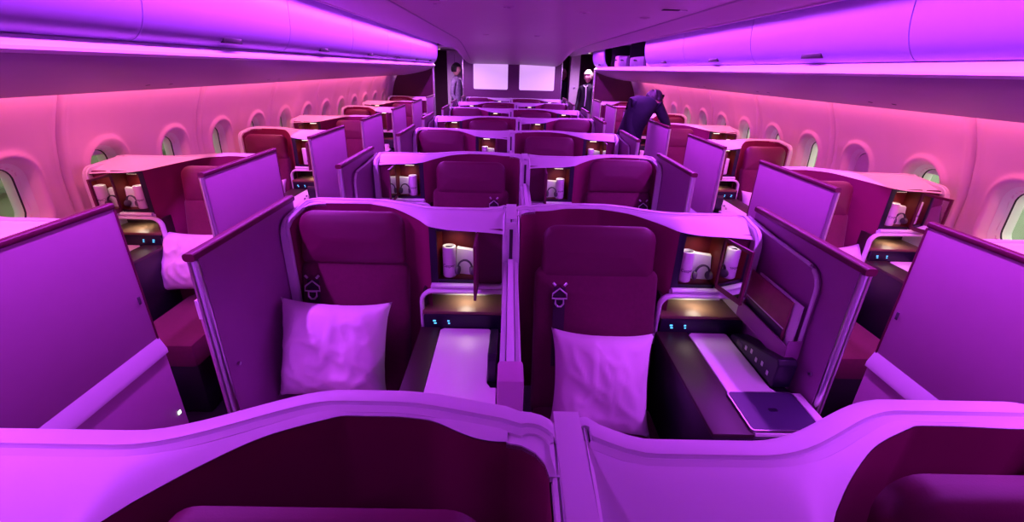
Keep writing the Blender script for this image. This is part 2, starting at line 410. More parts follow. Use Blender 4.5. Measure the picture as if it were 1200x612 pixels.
# added lamps that brighten the cabinets at the cabin end
for i, x in enumerate((-1.37, 1.49)):
    t = thing('added_end_lamp', 'tiny added ceiling lamp by the end of the %s bins' % ('left', 'right')[i], 'ceiling light', (x, 9.5, 1.96))
    lathe('housing', [(.03, .02), (.034, 0), (.026, -.006)], 'metal', t, n=16); lathe('lens', [(.0001, -.010), (.018, -.008), (.026, -.004)], 'lens', t, n=16)
    l = bpy.data.lights.new('cabinet_fill_light', 'SPOT'); l.energy = 60; l.color = (.85, .42, 1); l.spot_size = 2.9; l.spot_blend = .6; l.shadow_soft_size = .03
    o = bpy.data.objects.new('cabinet_fill_light', l); C.objects.link(o); o.parent = t; o.location = (0, 0, -.03)

# ------------------------------------------------------------------ suites
PITCH = 1.193; YR = lambda n: .52+PITCH*n
RZT = 1.15
def make_suite(X, s, w, y, kind, label, group, n, aisle, lamp=True, flap=78):
    """u runs from the console side (0) to the seat side (w); s = world direction of u. kind: 'A' console on aisle, 'B' console on divider, 'O' console at window, 'W' seat at window"""
    root = thing('business_suite', label, 'suite', (X, y, 0), group)
    T = lambda u, v, z: (s*u, v, z)
    def far(u):
        f = am*sstep(.27, .55, u)-(am-.1)
        if kind == 'A': f -= .045*sstep(w-.28, w, u)
        if kind == 'B': f += .045*(1-sstep(0, .12, u))
        if kind in 'OW': f -= .0
        return f
    outer = kind in 'OW'; ex = (.14 if kind == 'O' else .11) if outer else 0; am = .13 if outer else .1
    Rc = .03 if kind == 'B' else .045; Rs = .07
    fr_c = -.18-ex   # console-side wall runs further forward beside the window
    fr_s = -.18
    def ztop_side(v, fr):
        return RZT-.022*sstep(0, fr, v)-.055*max(0, 1-(v-fr)/.05)**2 if v < fr+.05 else RZT-.022*sstep(0, fr*1.0, v) if False else RZT-.02*(v/fr if v < 0 else 0)
    def zt(v, fr):
        b = RZT-.02*max(0, min(1, v/fr))
        if v < fr+.05: b -= .05*(1-math.sqrt(max(0, 1-(1-(v-fr)/.05)**2)))
        return b
    # plan path (outer), normals point inward
    path = []
    vs = [fr_c, fr_c+.003, fr_c+.01, fr_c+.02, fr_c+.035, fr_c+.05]
    v = fr_c+.08
    while v < far(0)-.05: vs.append(v); v += .05
    for v in vs: path.append((0, v, 1, 0, zt(v, fr_c), .5))
    for k in range(7):
        a = PI/2*k/6; R = Rc; path.append((R-R*math.cos(a), far(0)-R+R*math.sin(a), math.cos(a), -math.sin(a), RZT, .5+.5*k/6))
    N = 36
    for k in range(1, N):
        u = Rc+(w-Rc-Rs)*k/N; dv = (far(u+.01)-far(u-.01))/.02; L = math.hypot(1, dv); path.append((u, far(u), dv/L, -1/L, RZT, 1))
    for k in range(7):
        a = PI/2*(1-k/6); R = Rs; path.append((w-R+R*math.cos(a), far(w)-R+R*math.sin(a), -math.cos(a), -math.sin(a), RZT, .5+.5*(1-k/6)))
    vv = [-x+0 for x in []]
    vs = [fr_s, fr_s+.003, fr_s+.01, fr_s+.02, fr_s+.035, fr_s+.05]; v = fr_s+.08
    while v < far(w)-.05: vs.append(v); v += .05
    for v in vs[::-1]: path.append((w, v, -1, 0, zt(v, fr_s), .5))
    prof = [(0, None), (0, -.014), (.004, -.004), (.012, 0), (.036, 0), (.038, -.007), (.042, -.007), (.0445, -.002), (.055, -.006), (.058, -.018), (.058, None)]
    V = []; F = []; K = len(prof)
    for (u, v, nu, nv, zt_, th) in path:
        for o_, dz in prof: V.append(T(u+nu*o_*th, v+nv*o_*th, .0 if dz is None else zt_+dz))
    for i in range(len(path)-1):
        for k in range(K-1): F.append((i*K+k, (i+1)*K+k, (i+1)*K+k+1, i*K+k+1))
    F += [tuple(range(K)), tuple((len(path)-1)*K+k for k in range(K))]
    mesh('shell', V, F, 'shell', root)
    # lower boundary of the pale front face
    YB = [(0, -.165-ex), (.20, -.164-ex), (.29, -.158-ex), (.34, -.105-ex*.75), (.40, -.050-ex*.35), (.47, .0), (.56, .040)]
    ZB = [(0, 1.095), (.1, 1.103), (.22, 1.108), (.30, 1.118), (.38, 1.130), (.46, 1.139), (.56, 1.141)]
    UE = w-.09
    def yl(u):
        t = sstep(w-.22, w-.10, u); return min(spl(YB, u) if u < .56 else 9, (far(u)-.060)*(1-t)+(min(far(u), far(w))-.064)*t)
    def yb(u):
        return spl(YB, u) if u < .5 else min(far(u)-.058, spl(YB, u))
    def fpt(a, b):
        u = .014+(UE-.014)*a
        y0, z0 = far(u)-.050, RZT-.005
        y1, z1 = yl(u), spl(ZB, u)
        t = b; return T(u, y0+(y1-y0)*(t**.9), z0+(z1-z0)*(t**1.35))
    grid('front_face', fpt, 60, 10, 'shell', root)
    # maroon lining behind the seat
    pl = []
    NL = 50
    for k in range(NL+1):
        u = .298+(w-.092-.298)*k/NL
        pl.append((u, yl(u)-.001, spl(ZB, u)-.001))
    for k in range(5):
        a = PI/2*k/4; pl.append((w-.092+.06*math.sin(a), pl[NL][1]-.06*(1-math.cos(a)), 1.137))
    for v in (-.02, -.08, -.13, -.165): pl.append((w-.032, v, zt(v, fr_s)-.016))
    arc = [(a, b) for a, b, _ in pl[NL:NL+6]]
    extrude_poly('corner_web', [(s*a, b) for a, b in arc+[(w-.008, arc[-1][1]), (w-.008, far(w)-.05), (w-.05, far(w-.05)-.012), (arc[0][0], far(arc[0][0])-.03)]], 'z', 1.130, 1.140, 'shell', root)
    V = []; F = []
    for (u, v, z_) in pl: V += [T(u, v, z_), T(u, v, .3)]
    F = [(2*i, 2*i+2, 2*i+3, 2*i+1) for i in range(len(pl)-1)]
    mesh('lining', V, F, 'lining', root)
    # ---- storage cubby
    vf = -.160-ex; u0, u1, z0, z1 = .018, .290, .888, 1.106
    pth = [T(.008, vf-.004, 1.10), T(.008, vf-.004, .925)]+[T(.043-.035*math.cos(PI/2*k/6), vf-.004, .920-.035*math.sin(PI/2*k/6)) for k in range(7)]+[T(.2, vf-.004, .885), T(.296, vf-.004, .885)]
    tube('cubby_frame', pth, .0095, 'shell', root, n=10, flat=1.6)
    vi = vf+.012
    # fascia with hole
    h0, h1, hz0, hz1 = .128, .272, .905, 1.098
    fas = extrude_poly('cubby_fascia', [T(a, 0, 0)[:1]+(b,) for a, b in rrect(u0-.010, z0-.004, h0, z1+.004, .03)], 'y', vi, vi+.012, 'leather', root)
    boxes('cubby_surround', [(T(h0, vi, z0-.004), T(h1+.02, vi+.012, hz0), .002), (T(h1, vi-.008, z0-.002), T(.299, vi+.012, z1+.010), .002), (T(h0, vi, hz1), T(h1+.02, vi+.012, z1+.006), .002)], 'navy', root)
    d = .078
    cb = mesh('cubby_interior', [T(h0, vi, hz0), T(h1, vi, hz0), T(h1, vi, hz1), T(h0, vi, hz1), T(h0+.01, vi+d, hz0), T(h1-.01, vi+d, hz0), T(h1-.01, vi+d, hz1), T(h0+.01, vi+d, hz1)],
              [(0, 1, 5, 4), (1, 2, 6, 5), (2, 3, 7, 6), (3, 0, 4, 7), (4, 5, 6, 7)], 'redwall', root, smooth=False, recalc=False)
    em = tube('emblem', [T(.05+.014*math.cos(q*PI/8), vi-.001, 1.065+.014*math.sin(q*PI/8)) for q in range(16)], .0012, 'cap', root, n=6, closed=True)
    # door leaf, hinged at h0
    a = math.radians(flap); L = .143
    lf = bpy.data.objects.new('cubby_door_hinge', None)
    ca, sa = math.cos(a), math.sin(a)
    def D(p, q, z_): return T(h0-.002+p*ca*1.0-q*sa, vi-.006-p*sa-q*ca, z_)
    # p along the leaf; q thickness (outside +)
    dz0 = hz0-.012
    V = [D(0, 0, dz0), D(L, 0, dz0), D(L, 0, hz1), D(0, 0, hz1), D(0, .009, dz0), D(L, .009, dz0), D(L, .009, hz1), D(0, .009, hz1)]
    dr = mesh('cubby_door', V, [(0, 1, 2, 3), (4, 5, 6, 7), (0, 1, 5, 4), (1, 2, 6, 5), (2, 3, 7, 6), (3, 0, 4, 7)], 'leather', root, smooth=False)
    V = [D(.012, -.0012, dz0+.022), D(L-.012, -.0012, dz0+.022), D(L-.012, -.0012, hz1-.012), D(.012, -.0012, hz1-.012)]
    mi = mesh('mirror', V, [(0, 1, 2, 3)], 'mirror', dr, smooth=False); mi['label'] = 'vanity mirror on the cubby door'
    box('cubby_lamp', T(.18, vi+.03, hz1-.008), T(.235, vi+.055, hz1-.002), 'lens', root, bev=.002)
    if lamp:
        for (nm, u, v, z_, e, size) in (('cubby_light', .20, vi+.03, hz1-.014, .13, .008), ('shelf_light', .17, -.12-ex, .862, .42, .03)):
            l = bpy.data.lights.new(nm, 'SPOT'); l.energy = e*2.6; l.color = (1, .84, .66); l.shadow_soft_size = size; l.spot_size = 2.6; l.spot_blend = .8
            o = bpy.data.objects.new(nm, l); C.objects.link(o); o.parent = root; o.location = T(u, v, z_)
    # ---- niche below
    T0 = T; T = lambda u, v, z: (s*u, v-ex, z)
    ue = .335
    pth = [T(ue, -.172, .655)]+[T(ue, -.172, .80)]
    for k in range(7):
        q = PI/2*k/6; pth.append(T(ue-.05+.05*math.cos(q), -.172, .822+.045*math.sin(q)))
    pth += [T(.15, -.172, .868), T(.012, -.172, .868)]
    tube('niche_frame', pth, .0085, 'shell', root, n=10, flat=1.9)
    box('niche_head', T(0.012, -.165, .868), T(.30, .0, .884), 'shell', root, bev=.002)
    box('side_shelf', T(.010, -.195, .775), T(.330, -.01, .790), 'wood', root, bev=.003)
    boxes('niche_back', [(T(.01, -.03, .70), T(.33, -.012, .868), .001), (T(.322, -.16, .60), T(.332, -.02, .862), .001)], 'armwood', root)
    cf = box('control_fascia', T(.010, -.200, .70), T(.325, -.185, .778), 'navy', root, bev=.003)
    for (uu, rr, mm) in ((.286, .010, 'blueled'), (.232, .007, 'blueled')):
        b = boxes('indicator', [(T(uu-rr*.55, -.202, .748), T(uu+rr*.55, -.199, .754), .001), (T(uu-rr*.8, -.202, .738), T(uu+rr*.2, -.199, .743), .001)] if mm == 'blueled' else [], mm, cf)
    # ---- console with table and armrest
    ut = .262 if kind == 'B' else .217
    u00 = .034 if kind == 'B' else 0
    box('console', T(u00, -.74+ex, .0), T(.338, -.185, .708), 'black', root, bev=.006)
    box('armrest', T(ut+.002, -.74, .706), T(.340, -.196, .722), 'armwood', root, bev=.005)
    uo = -.018 if kind == 'A' else .036
    pts = [(.075, -.204), (ut-.012, -.204), (ut, -.216), (ut, -.735), (uo, -.735), (uo, -.555), (.055, -.555), (.068, -.53), (.068, -.212)]
    extrude_poly('table_top', [(s*p, q-ex) for p, q in pts], 'z', .708, .722, 'table', root, bev=.003)
    pts = [(-.235, .722), (-.53, .722), (-.537, .81), (-.525, .828), (-.24, .745)]
    cp_ = extrude_poly('control_panel', [(p-ex, q) for p, q in pts], 'x', s*(u00+.004), s*.066, 'navy', root, bev=.004)
    for k in range(5):
        vv_ = -.50+.036*k-ex; box('switch', T(.060, vv_, .745+.010*(k % 2)), T(.0675, vv_+.012, .762+.010*(k % 2)), 'metal', cp_, bev=.002)
    box('socket', T(.064, -.33, .735), T(.0685, -.29, .752), 'grey', cp_, bev=.002)
    T = T0
    # ---- aisle side wing or sliding door
    if kind in 'AB':
        ua, sg = (-.030, -1) if kind == 'A' else (w+.004, 1)
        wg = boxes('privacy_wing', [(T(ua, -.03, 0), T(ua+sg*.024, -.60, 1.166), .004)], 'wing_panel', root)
        extrude_poly('wing_cap', [(T(p, 0, 0)[0], q) for p, q in rrect(min(ua-sg*.004, ua+sg*.028), 1.164, max(ua-sg*.004, ua+sg*.028), 1.186, .008, 3)], 'y', -.025, -.622, 'cap', wg)
        tube('end_post', [T(ua+sg*.012, -.608, 0), T(ua+sg*.012, -.608, 1.164)], .014, 'metal', wg, n=14)
        box('post_seam', T(ua+sg*.001, -.592, 0), T(ua+sg*.023, -.586, 1.162), 'shell', wg, bev=.001)
        tube('latch_pin', [T(ua-sg*.004, -.56, .80), T(ua-sg*.010, -.56, .80)], .006, 'metal', wg, n=8)
        # rounded inner liner with pale edge
        ui = ua-sg*.002; ui2 = ua-sg*.016
        if kind == 'A':
            P = [(-.03, .3), (-.47, .3)]+[(-.47-.0+0*k, 0) for k in []]
            R = .07; P = [(-.02, .25), (-.485, .25)]+[(-.485+R-R*math.cos(PI/2*k/6), 1.115-R+R*math.sin(PI/2*k/6)) for k in range(7)]+[(-.20, 1.125), (-.02, 1.14)]
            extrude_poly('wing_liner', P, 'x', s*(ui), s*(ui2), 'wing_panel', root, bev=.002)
            tube('liner_edge', [(s*ui2, p, q) for p, q in P[1:]], .006, 'shell', root, n=8)
            pk = boxes('magazine_pocket', [(T(.030, -.50, .80), T(.034, -.18, .86), .001), (T(-.012, -.505, .80), T(.034, -.50, .88), .001), (T(-.012, -.50, .795), T(.034, -.18, .80), .001)], 'wing_panel', root)
    else:
        ua, sg = (-.0, -1) if kind == 'W' else (w, 1)
        ua += sg*.006
        T1 = T; dv = .055 if kind == 'O' else 0; T = lambda u, v, z: (s*u, v+dv, z)
        lw = boxes('lower_side_panel', [(T(ua, .03, 0), T(ua+sg*.028, -.90, .565), .006)], 'panel', root)
        extrude_poly('ledge', [(T(p, 0, 0)[0], q) for p, q in [(ua-sg*.004, .565), (ua+sg*.034, .565), (ua+sg*.034, .585), (ua+sg*.004, .66), (ua-sg*.004, .66)]], 'y', .035+dv, -.90+dv, 'shell', lw)
        wg = boxes('sliding_door', [(T(ua-sg*.004, .028, .60), T(ua+sg*.014, -.655, 1.166), .004)], 'panel', root)
        extrude_poly('door_cap', [(T(p, 0, 0)[0], q) for p, q in rrect(min(ua-sg*.010, ua+sg*.018), 1.164, max(ua-sg*.010, ua+sg*.018), 1.186, .008, 3)], 'y', .032+dv, -.662+dv, 'cap', wg)
        tube('end_post', [T(ua+sg*.005, -.662, .6), T(ua+sg*.005, -.662, 1.164)], .012, 'metal', wg, n=12)
        box('rear_edge', T(ua-sg*.006, .026, .60), T(ua+sg*.016, .034, 1.163), 'cap', wg, bev=.002)
        box('door_latch', T(ua+sg*.013, 0, .80), T(ua+sg*.018, .01, .83), 'grey', wg, bev=.001)
        box('indicator', T(ua+sg*.028, -.01, .28), T(ua+sg*.031, .005, .295), 'greenled', lw, bev=.001)
    return root

def cushion_mesh(name, w_, h, d, r, m, parent, loc=(0, 0, 0), rot=(0, 0, 0), top_round=None, bulge=.012):
    # padded rectangular block in x,z with front face towards -y
    tr = top_round or r
    n = 7; out = []
    for cx, cz, a0, rr in ((w_/2-tr, h-tr, 0, tr), (-w_/2+tr, h-tr, 90, tr), (-w_/2+r, r, 180, r), (w_/2-r, r, 270, r)):
        for i in range(n+1):
            a = math.radians(a0+90*i/n); out.append((cx+rr*math.cos(a), cz+rr*math.sin(a)))
    cx, cz = 0, h/2; V = []; F = []
    rings = [(0, d, .0), (0, .018, 0), (.004, .006, 0), (.014, -.002, 0), (.04, -.006, 0), (.09, -bulge, 0)]
    M = len(out)
    for ins, y, _ in rings:
        for (x, z_) in out:
            dx, dz = x-cx, z_-cz
            fx = max(0, (w_/2-ins)/(w_/2)); fz = max(0, (h/2-ins)/(h/2)); V.append((cx+dx*fx, y, cz+dz*fz))
    for k in range(len(rings)-1):
        for i in range(M): F.append((k*M+i, k*M+(i+1) % M, (k+1)*M+(i+1) % M, (k+1)*M+i))
    F += [tuple((len(rings)-1)*M+i for i in range(M)), tuple(range(M))[::-1]]
    o = mesh(name, V, F, m, parent, loc, angle=70); o.rotation_euler = rot; return o

def make_seat(X, s, w, y, kind, label, group, belt=True):
    c = X+s*(w/2+(.128 if kind == 'A' else .178 if kind == 'B' else .170)); W = .470 if kind == 'A' else .405 if kind == 'B' else .34; y -= .06 if kind in 'OW' else .02 if kind == 'A' else 0; up = (.055 if y < 1 else .03) if kind == 'B' else (.0 if y < 1 else 0); bx = -.145 if s < 0 else .145
    t = thing('lounge_seat', label, 'seat', (c, y, 0), group)
    lean = math.radians(-13)
    # backrest pivots at the bottom
    cushion_mesh('backrest', W, .62, .05, .04, 'fabric', t, (0, -.275, .36), (lean, 0, 0), bulge=.018)
    cushion_mesh('headrest', min(.425, W*.96), .20, .035, .02, 'leather', t, (0, -.145, .925+up), (math.radians(-7), 0, 0), top_round=.055, bulge=.016)
    box('cushion', (-W/2, -.80, .30), (W/2, -.27, .43), 'fabric', t, bev=.03)
    box('base', (-W/2+.03, -.76, 0), (W/2-.03, -.25, .30), 'black', t, bev=.01)
    boxes('back_support', [((-W/2+.02, -.20, .30), (W/2-.02, -.16, .62), .005)], 'black', t)
    if belt:
        xs = -W/2+.10 if s > 0 else W/2-.09
        if kind == 'A' and False: pass
        xb = bx
        b = mesh('seat_belt', [(xb-.022, -.250, .60), (xb+.022, -.250, .60), (xb+.022, -.180, .905), (xb-.022, -.180, .905), ], [(0, 1, 2, 3)], 'belt', t, smooth=False)
        for v in b.data.vertices: pass
        md = b.modifiers.new('s', 'SOLIDIFY'); md.thickness = .003
        zc = .88; yy = -.182
        def q(a, z_): return (xb+a, yy-.012-(.885-z_)*.25, z_)
        tube('buckle', [q(-.028, .868), q(-.026, .885), q(0, .905), q(.026, .885), q(.028, .868)], .0035, 'metal', b, n=6, closed=True)
        tube('buckle_loop', [q(-.015, .866), q(.015, .866), q(.015, .848), q(.006, .838), q(-.006, .838), q(-.015, .848)], .004, 'metal', b, n=6, closed=True)
        tube('prong', [q(-.026, .925), q(-.016, .915)], .005, 'metal', b, n=6); tube('prong', [q(.026, .925), q(.016, .915)], .005, 'metal', b, n=6)
    return t

def make_pillow(name, label, loc, w_, h, th, rot, group='pillows on the seats', seed=0):
    n = 36; rnd = random.Random(seed); ph = [rnd.random()*6 for _ in range(6)]
    def f(side):
        def g(a, b):
            x = 2*a-1; z_ = 2*b-1
            ex = (1-abs(x)**2.6); ez = (1-abs(z_)**2.6)
            prof = max(0, ex*ez)**.48
            # pinched edges pull in between corners
            px = x*w_/2*(1-.085*(1-z_*z_)*abs(x)**3)*(1+.035*abs(x*z_)**6); pz = z_*h/2*(1-.085*(1-x*x)*abs(z_)**3)*(1+.035*abs(x*z_)**6)
            p_ = Vector((x*1.3+seed*3.1, z_*1.3, side*2.0)); wr = .028*mnoise.noise(p_)+(.018 if seed != 2 else .012)*(1-abs(mnoise.noise(Vector((x*3.4+z_*1.3+seed, z_*1.9-x*.8, side*5)))))**4-.006
            return (px, side*(th/2*prof+wr*prof**1.2), pz+h/2)
        return g
    V = []; F = []
    for k, sd in enumerate((-1, 1)):
        g_ = f(sd); off = len(V)
        V += [g_(i/n, j/n) for i in range(n+1) for j in range(n+1)]
        F += [(off+i*(n+1)+j, off+(i+1)*(n+1)+j, off+(i+1)*(n+1)+j+1, off+i*(n+1)+j+1) for i in range(n) for j in range(n)]
    o = mesh(name, V, F, 'pillow', None, loc, angle=180); o.rotation_euler = rot
    return tag(o, label, 'pillow', group)

ordn = ['foreground', 'first', 'second', 'third', 'fourth', 'fifth', 'sixth', 'last']
def row_words(n): return 'foreground row, cut by the picture bottom' if n == 0 else '%s row behind the foreground row' % ordn[n] if n < 7 else 'last row before the partition'
DIVX = {0: .099, 1: .014}
XL, XRR = -.8165, .9295
SUITES = []
for n in range(0, 8):
    y = YR(n); dx = DIVX[n % 2]; lamp = 1 <= n <= 4
    if n % 2:
        specs = [('B', dx-.002, -1, dx-.002-XL, 'centre-left'), ('A', XRR, -1, XRR-dx-.002, 'centre-right')]
    else:
        specs = [('A', XL, 1, dx-.002-XL, 'centre-left'), ('B', dx+.002, 1, XRR-dx-.002, 'centre-right')]
    for kind, X, s, w_, pos in specs:
        cons = 'aisle' if kind == 'A' else 'divider'
        flap = 80
        flap = 102 if (n == 1 and kind == 'A') else 90
        make_suite(X, s, w_, y, kind, '%s suite with console on the %s side, %s' % (pos, cons, row_words(n)), 'suites in the centre block', n, None, lamp, flap)
        make_seat(X, s, w_, y, kind, 'maroon seat in the %s suite, %s' % (pos, row_words(n)), 'seats in the centre block')
        SUITES.append((n, pos, kind, X, s, w_, y))
for n in range(1, 8):
    y = YR(n)-(.21 if n % 2 else .265); lamp = 2 <= n <= 4
    for side in (-1, 1):
        nm = 'left window-side' if side < 0 else 'right window-side'
        xa = -1.400 if side < 0 else 1.524; xw = -2.165 if side < 0 else 2.295
        if n % 2 == 0: xw += .035*side
        if n % 2: kind, X, s = 'W', xa, side
        else: kind, X, s = 'O', xw, -side
        w_ = abs(xw-xa); flap = 86 if n % 2 or side < 0 else 104
        make_suite(X, s, w_, y, kind, '%s suite with its cubby by the %s, %s' % (nm, 'aisle' if n % 2 else 'window', row_words(n)), 'suites along the %s windows' % ('left' if side < 0 else 'right'), n, None, lamp, flap)
        make_seat(X, s, w_, y, kind, 'maroon seat in the %s suite, %s' % (nm, row_words(n)), 'seats along the windows', belt=n < 5)
        SUITES.append((n, nm, kind, X, s, w_, y))
# centre dividers between the paired seats
for n in range(0, 8):
    x = DIVX[n % 2]; y = YR(n)
    t = thing('centre_divider', 'ribbed divider rail between the two centre suites, %s' % row_words(n), 'divider', (x, y, 0), 'divider rails between centre suites')
    boxes('panel', [((-.022, -.80, 0), (.022, -.19, .985), .003)], 'panel', t)
    boxes('rib', [((-.026, -.84, .97), (-.012, -.19, 1.00), .004)], 'shell', t); boxes('rib', [((.012, -.84, .97), (.026, -.19, 1.00), .004)], 'shell', t)
    boxes('rail', [((-.010, -.84, .975), (.010, -.19, 1.012), .004)], 'shell', t)
    boxes('end_block', [((-.030, -.90, .90), (.030, -.82, 1.015), .008)], 'panel', t)
    boxes('foot', [((-.024, -.88, 0), (.024, -.83, .90), .004)], 'panel', t)
    boxes('top_cap', [((-.020, -.150, 1.1502), (.020, .046, 1.1515), .0005), ((-.020, -.186, 1.10), (.020, -.1815, 1.150), .002)], 'shell', t)
    boxes('slot', [((-.006, -.192, .99), (.006, -.188, 1.125), .001)], 'gasket', t)

# ---- small things in the cubbies
def bottle(x, y, z, label, group, h=.125, r=.026, text=True):
    t = thing('drink_bottle', label, 'bottle', (x, y, z), group)
    lathe('body', [(.0001, 0), (r*.9, 0), (r, .004), (r, h-.006), (r*.97, h-.002), (r*.80, h), (r*.78, h-.012), (.0001, h-.012)], 'white', t, n=28)
    box('lid_slot', (-.013, -.006, h-.012), (.013, .006, h-.004), 'black', t, bev=.002)
    if text:
        cu = bpy.data.curves.new('lettering', 'FONT'); cu.body = 'Casper'; cu.size = .017; cu.align_x = 'CENTER'; cu.extrude = .0002
        o = bpy.data.objects.new('lettering', cu); C.objects.link(o); bpy.context.view_layer.update()
        dg = bpy.context.evaluated_depsgraph_get(); me = bpy.data.meshes.new_from_object(o.evaluated_get(dg)); bpy.data.objects.remove(o)
        for v in me.vertices:
            a = v.co.x/r; rr = r+.0006+v.co.z; v.co = Vector((rr*math.sin(a), -rr*math.cos(a), .045+v.co.y))
        me.materials.clear(); me.materials.append(MATS['gasket'])
        link('lettering', me, 'gasket', t, smooth=False)
    return t
def headphones(x, y, z, label, group):
    t = thing('headphones', label, 'headphones', (x, y, z), group)
    arc = [(.034*math.cos(a), 0, .045+.042*math.sin(a)) for a in [PI*k/12 for k in range(13)]]
    tube('headband', arc, .0045, 'darkplastic', t, n=8, flat=1.8)
    for sx in (-1, 1):
        c = lathe('ear_cup', [(.0001, -.010), (.018, -.010), (.022, -.004), (.022, .006), (.013, .010), (.0001, .010)], 'grey', t, (sx*.034, 0, .034), n=16); c.rotation_euler = (0, PI/2, .3*sx)
    return t
def card(x, y, z, label, group, rz=0):
    t = mesh('amenity_pouch', *card_geo(), 'white', None, (x, y, z)); t.rotation_euler = (0, 0, rz); return tag(t, label, 'pouch', group)
def card_geo():
    V = []; F = []
    for k, (yy, hh) in enumerate(((-.008, .100), (.008, .104))):
        V += [(-.034, yy, 0), (.034, yy, 0), (.036, yy*1.3, .05), (.030, yy, hh), (-.034, yy, hh+.006), (-.036, yy*1.3, .05)]
    F = [(0, 1, 2, 3, 4, 5), (6, 7, 8, 9, 10, 11)]+[(i, (i+1) % 6, 6+(i+1) % 6, 6+i) for i in range(6)]
    return V, F
for (n, pos, kind, X, s, w_, y) in SUITES:
    if n == 0 or n > 5 or (n > 4) or (n == 1 and kind in 'WO'): continue
    x = lambda u: X+s*u
    wh = 'in the cubby of the %s suite, %s' % (pos, ordn[n]+' row')
    zz = .9055; v0 = -.148-(.14 if kind == 'O' else .11 if kind == 'W' else 0)
    if n == 1 and kind == 'B':
        bottle(x(.232), y+v0+.034, zz, 'white cylindrical bottle '+wh, 'bottles in the cubbies')
    elif n == 1:
        bottle(x(.238), y+v0+.034, zz, 'white cylindrical bottle '+wh, 'bottles in the cubbies')
    else:
        bottle(x(.222), y+v0+.034, zz, 'white cylindrical bottle '+wh, 'bottles in the cubbies', text=n < 3)
    card(x(.170), y+v0+.056, zz, 'white amenity pouch '+wh, 'pouches in the cubbies', rz=s*.15)
    if n < 4: headphones(x(.172), y+v0+.024, zz, 'dark headphones '+wh, 'headphones in the cubbies').scale = (.8, .8, .8)

# ---- pillows
def seat_c(X, s, w_): return X+s*(w_/2+(.125 if w_ > .87 else .196))
for (n, pos, kind, X, s, w_, y) in SUITES:
    if n == 0 or n > 3: continue
    c = seat_c(X, s, w_)
    if n == 1 and kind == 'B': make_pillow('pillow', 'plump white pillow propped upright on the first-row centre-left seat', (c-.02, y-.395, .540), .385, .35, .22, (math.radians(-20), .03, 0), seed=1)
    elif n == 1 and kind == 'A': make_pillow('pillow', 'plump white pillow tilted on the first-row centre-right seat', (c+.0, y-.44, .435), .36, .37, .23, (math.radians(-22), -.03, -.12), seed=2)
    elif kind in 'OW': make_pillow('pillow', 'white pillow on the %s seat, %s row' % (pos, ordn[n]), (c-s*(.12 if kind == 'O' else .02), y-.40, .475), .36, .33, .16, (math.radians(-26), .05*s, .1), seed=n+5)
# ---- things on the first-row centre-right console
X1, y1 = XRR, YR(1)
t = thing('tablet', 'dark flat tablet lying on the white side table, first-row centre-right suite', 'tablet', (X1-.123, y1-.648, .7225), rz=.0)
extrude_poly('body', rrect(-.105, -.085, .105, .085, .012), 'z', 0, .008, 'metal', t)
extrude_poly('cover', rrect(-.100, -.080, .100, .080, .010), 'z', .008, .0095, 'tablet', t)
extrude_poly('emblem', rrect(-.014, -.008, .014, .008, .006), 'z', .0095, .0097, 'navy', t)
for k, (dv, dz, m, lab) in enumerate([(0, 0, 'paperred', 'magazine with a reddish photo cover in the wall pocket, front one'), (-.035, .005, 'white', 'plain pale magazine behind the reddish one in the wall pocket')]):
    t = thing('magazine', lab, 'magazine', (X1-.014+k*.010, y1-.315+dv, .803+dz), 'magazines in the wall pocket')
    box('pages', (-.003, -.13, 0), (.003, .13, .185), 'white' if k else 'paperred', t, bev=.001)
    if not k:
        box('cover_photo', (-.0036, -.126, .09), (-.0030, .126, .18), 'paperred', t, bev=0)
        for r in range(2): box('photo_strip', (-.0038, -.12, .008+.04*r), (-.0030, .12, .040+.04*r), 'darkplastic', t, bev=0)
        boxes('ruled_line', [((-.0040, -.124, .042), (-.0032, .124, .046), 0), ((-.0040, -.124, .083), (-.0032, .124, .087), 0)], 'white', t, bev=0)

# ------------------------------------------------------------------ people
def body(name, J, E, m, parent, sub=2):
    me = bpy.data.meshes.new(name); me.from_pydata([j[:3] for j in J], E, []); o = bpy.data.objects.new(name, me); C.objects.link(o)
    a = o.modifiers.new('skin', 'SKIN'); a.use_smooth_shade = True
    for i, j in enumerate(J):
        sv = me.skin_vertices[0].data[i]; sv.radius = (j[3], j[4] if len(j) > 4 else j[3]); sv.use_root = (i == 0)
    me.materials.append(MATS[m]); o.parent = parent
    b = o.modifiers.new('sub', 'SUBSURF'); b.levels = sub; b.render_levels = sub
    return o
def head(parent, loc, r, rot=(0, 0, 0), skin='skin'):
    bm = bmesh.new(); bmesh.ops.create_uvsphere(bm, u_segments=20, v_segments=16, radius=1)
    for v in bm.verts:
        x, y, z_ = v.co; k = 1-.22*max(0, -z_)
        fy = -y; dy = 0
        if y < -.5 and abs(x) < .18 and -.35 < z_ < .1: dy = -.16*(1-abs(x)/.18)   # nose
        if y < -.5 and .05 < z_ < .3 and .15 < abs(x) < .5: dy = .06             # eye sockets
        if y < -.5 and abs(z_+.5) < .08 and abs(x) < .3: dy = .03
        v.co = Vector((x*r*.78*k, (y+dy)*r*.95*k, z_*r*1.2))
    me = bpy.data.meshes.new('head'); bm.to_mesh(me); bm.free()
    h = link('head', me, skin, parent, loc); h.rotation_euler = rot
    for sx in (-1, 1):
        e = lathe('ear', [(.0001, -.006), (.014, -.006), (.018, 0), (.012, .006), (.0001, .004)], skin, h, (sx*r*.78, 0, -r*.05), n=12); e.rotation_euler = (0, PI/2, 0)
        ey = lathe('eye', [(.0001, -.004), (.007, -.002), (.008, .004)], 'darkhair', h, (sx*r*.28, -r*.86, r*.12), n=10); ey.rotation_euler = (PI/2, 0, 0)
    box('mouth', (-r*.25, -r*.86, -r*.62), (r*.25, -r*.78, -r*.56), 'redwall', h, bev=.002)
    return h
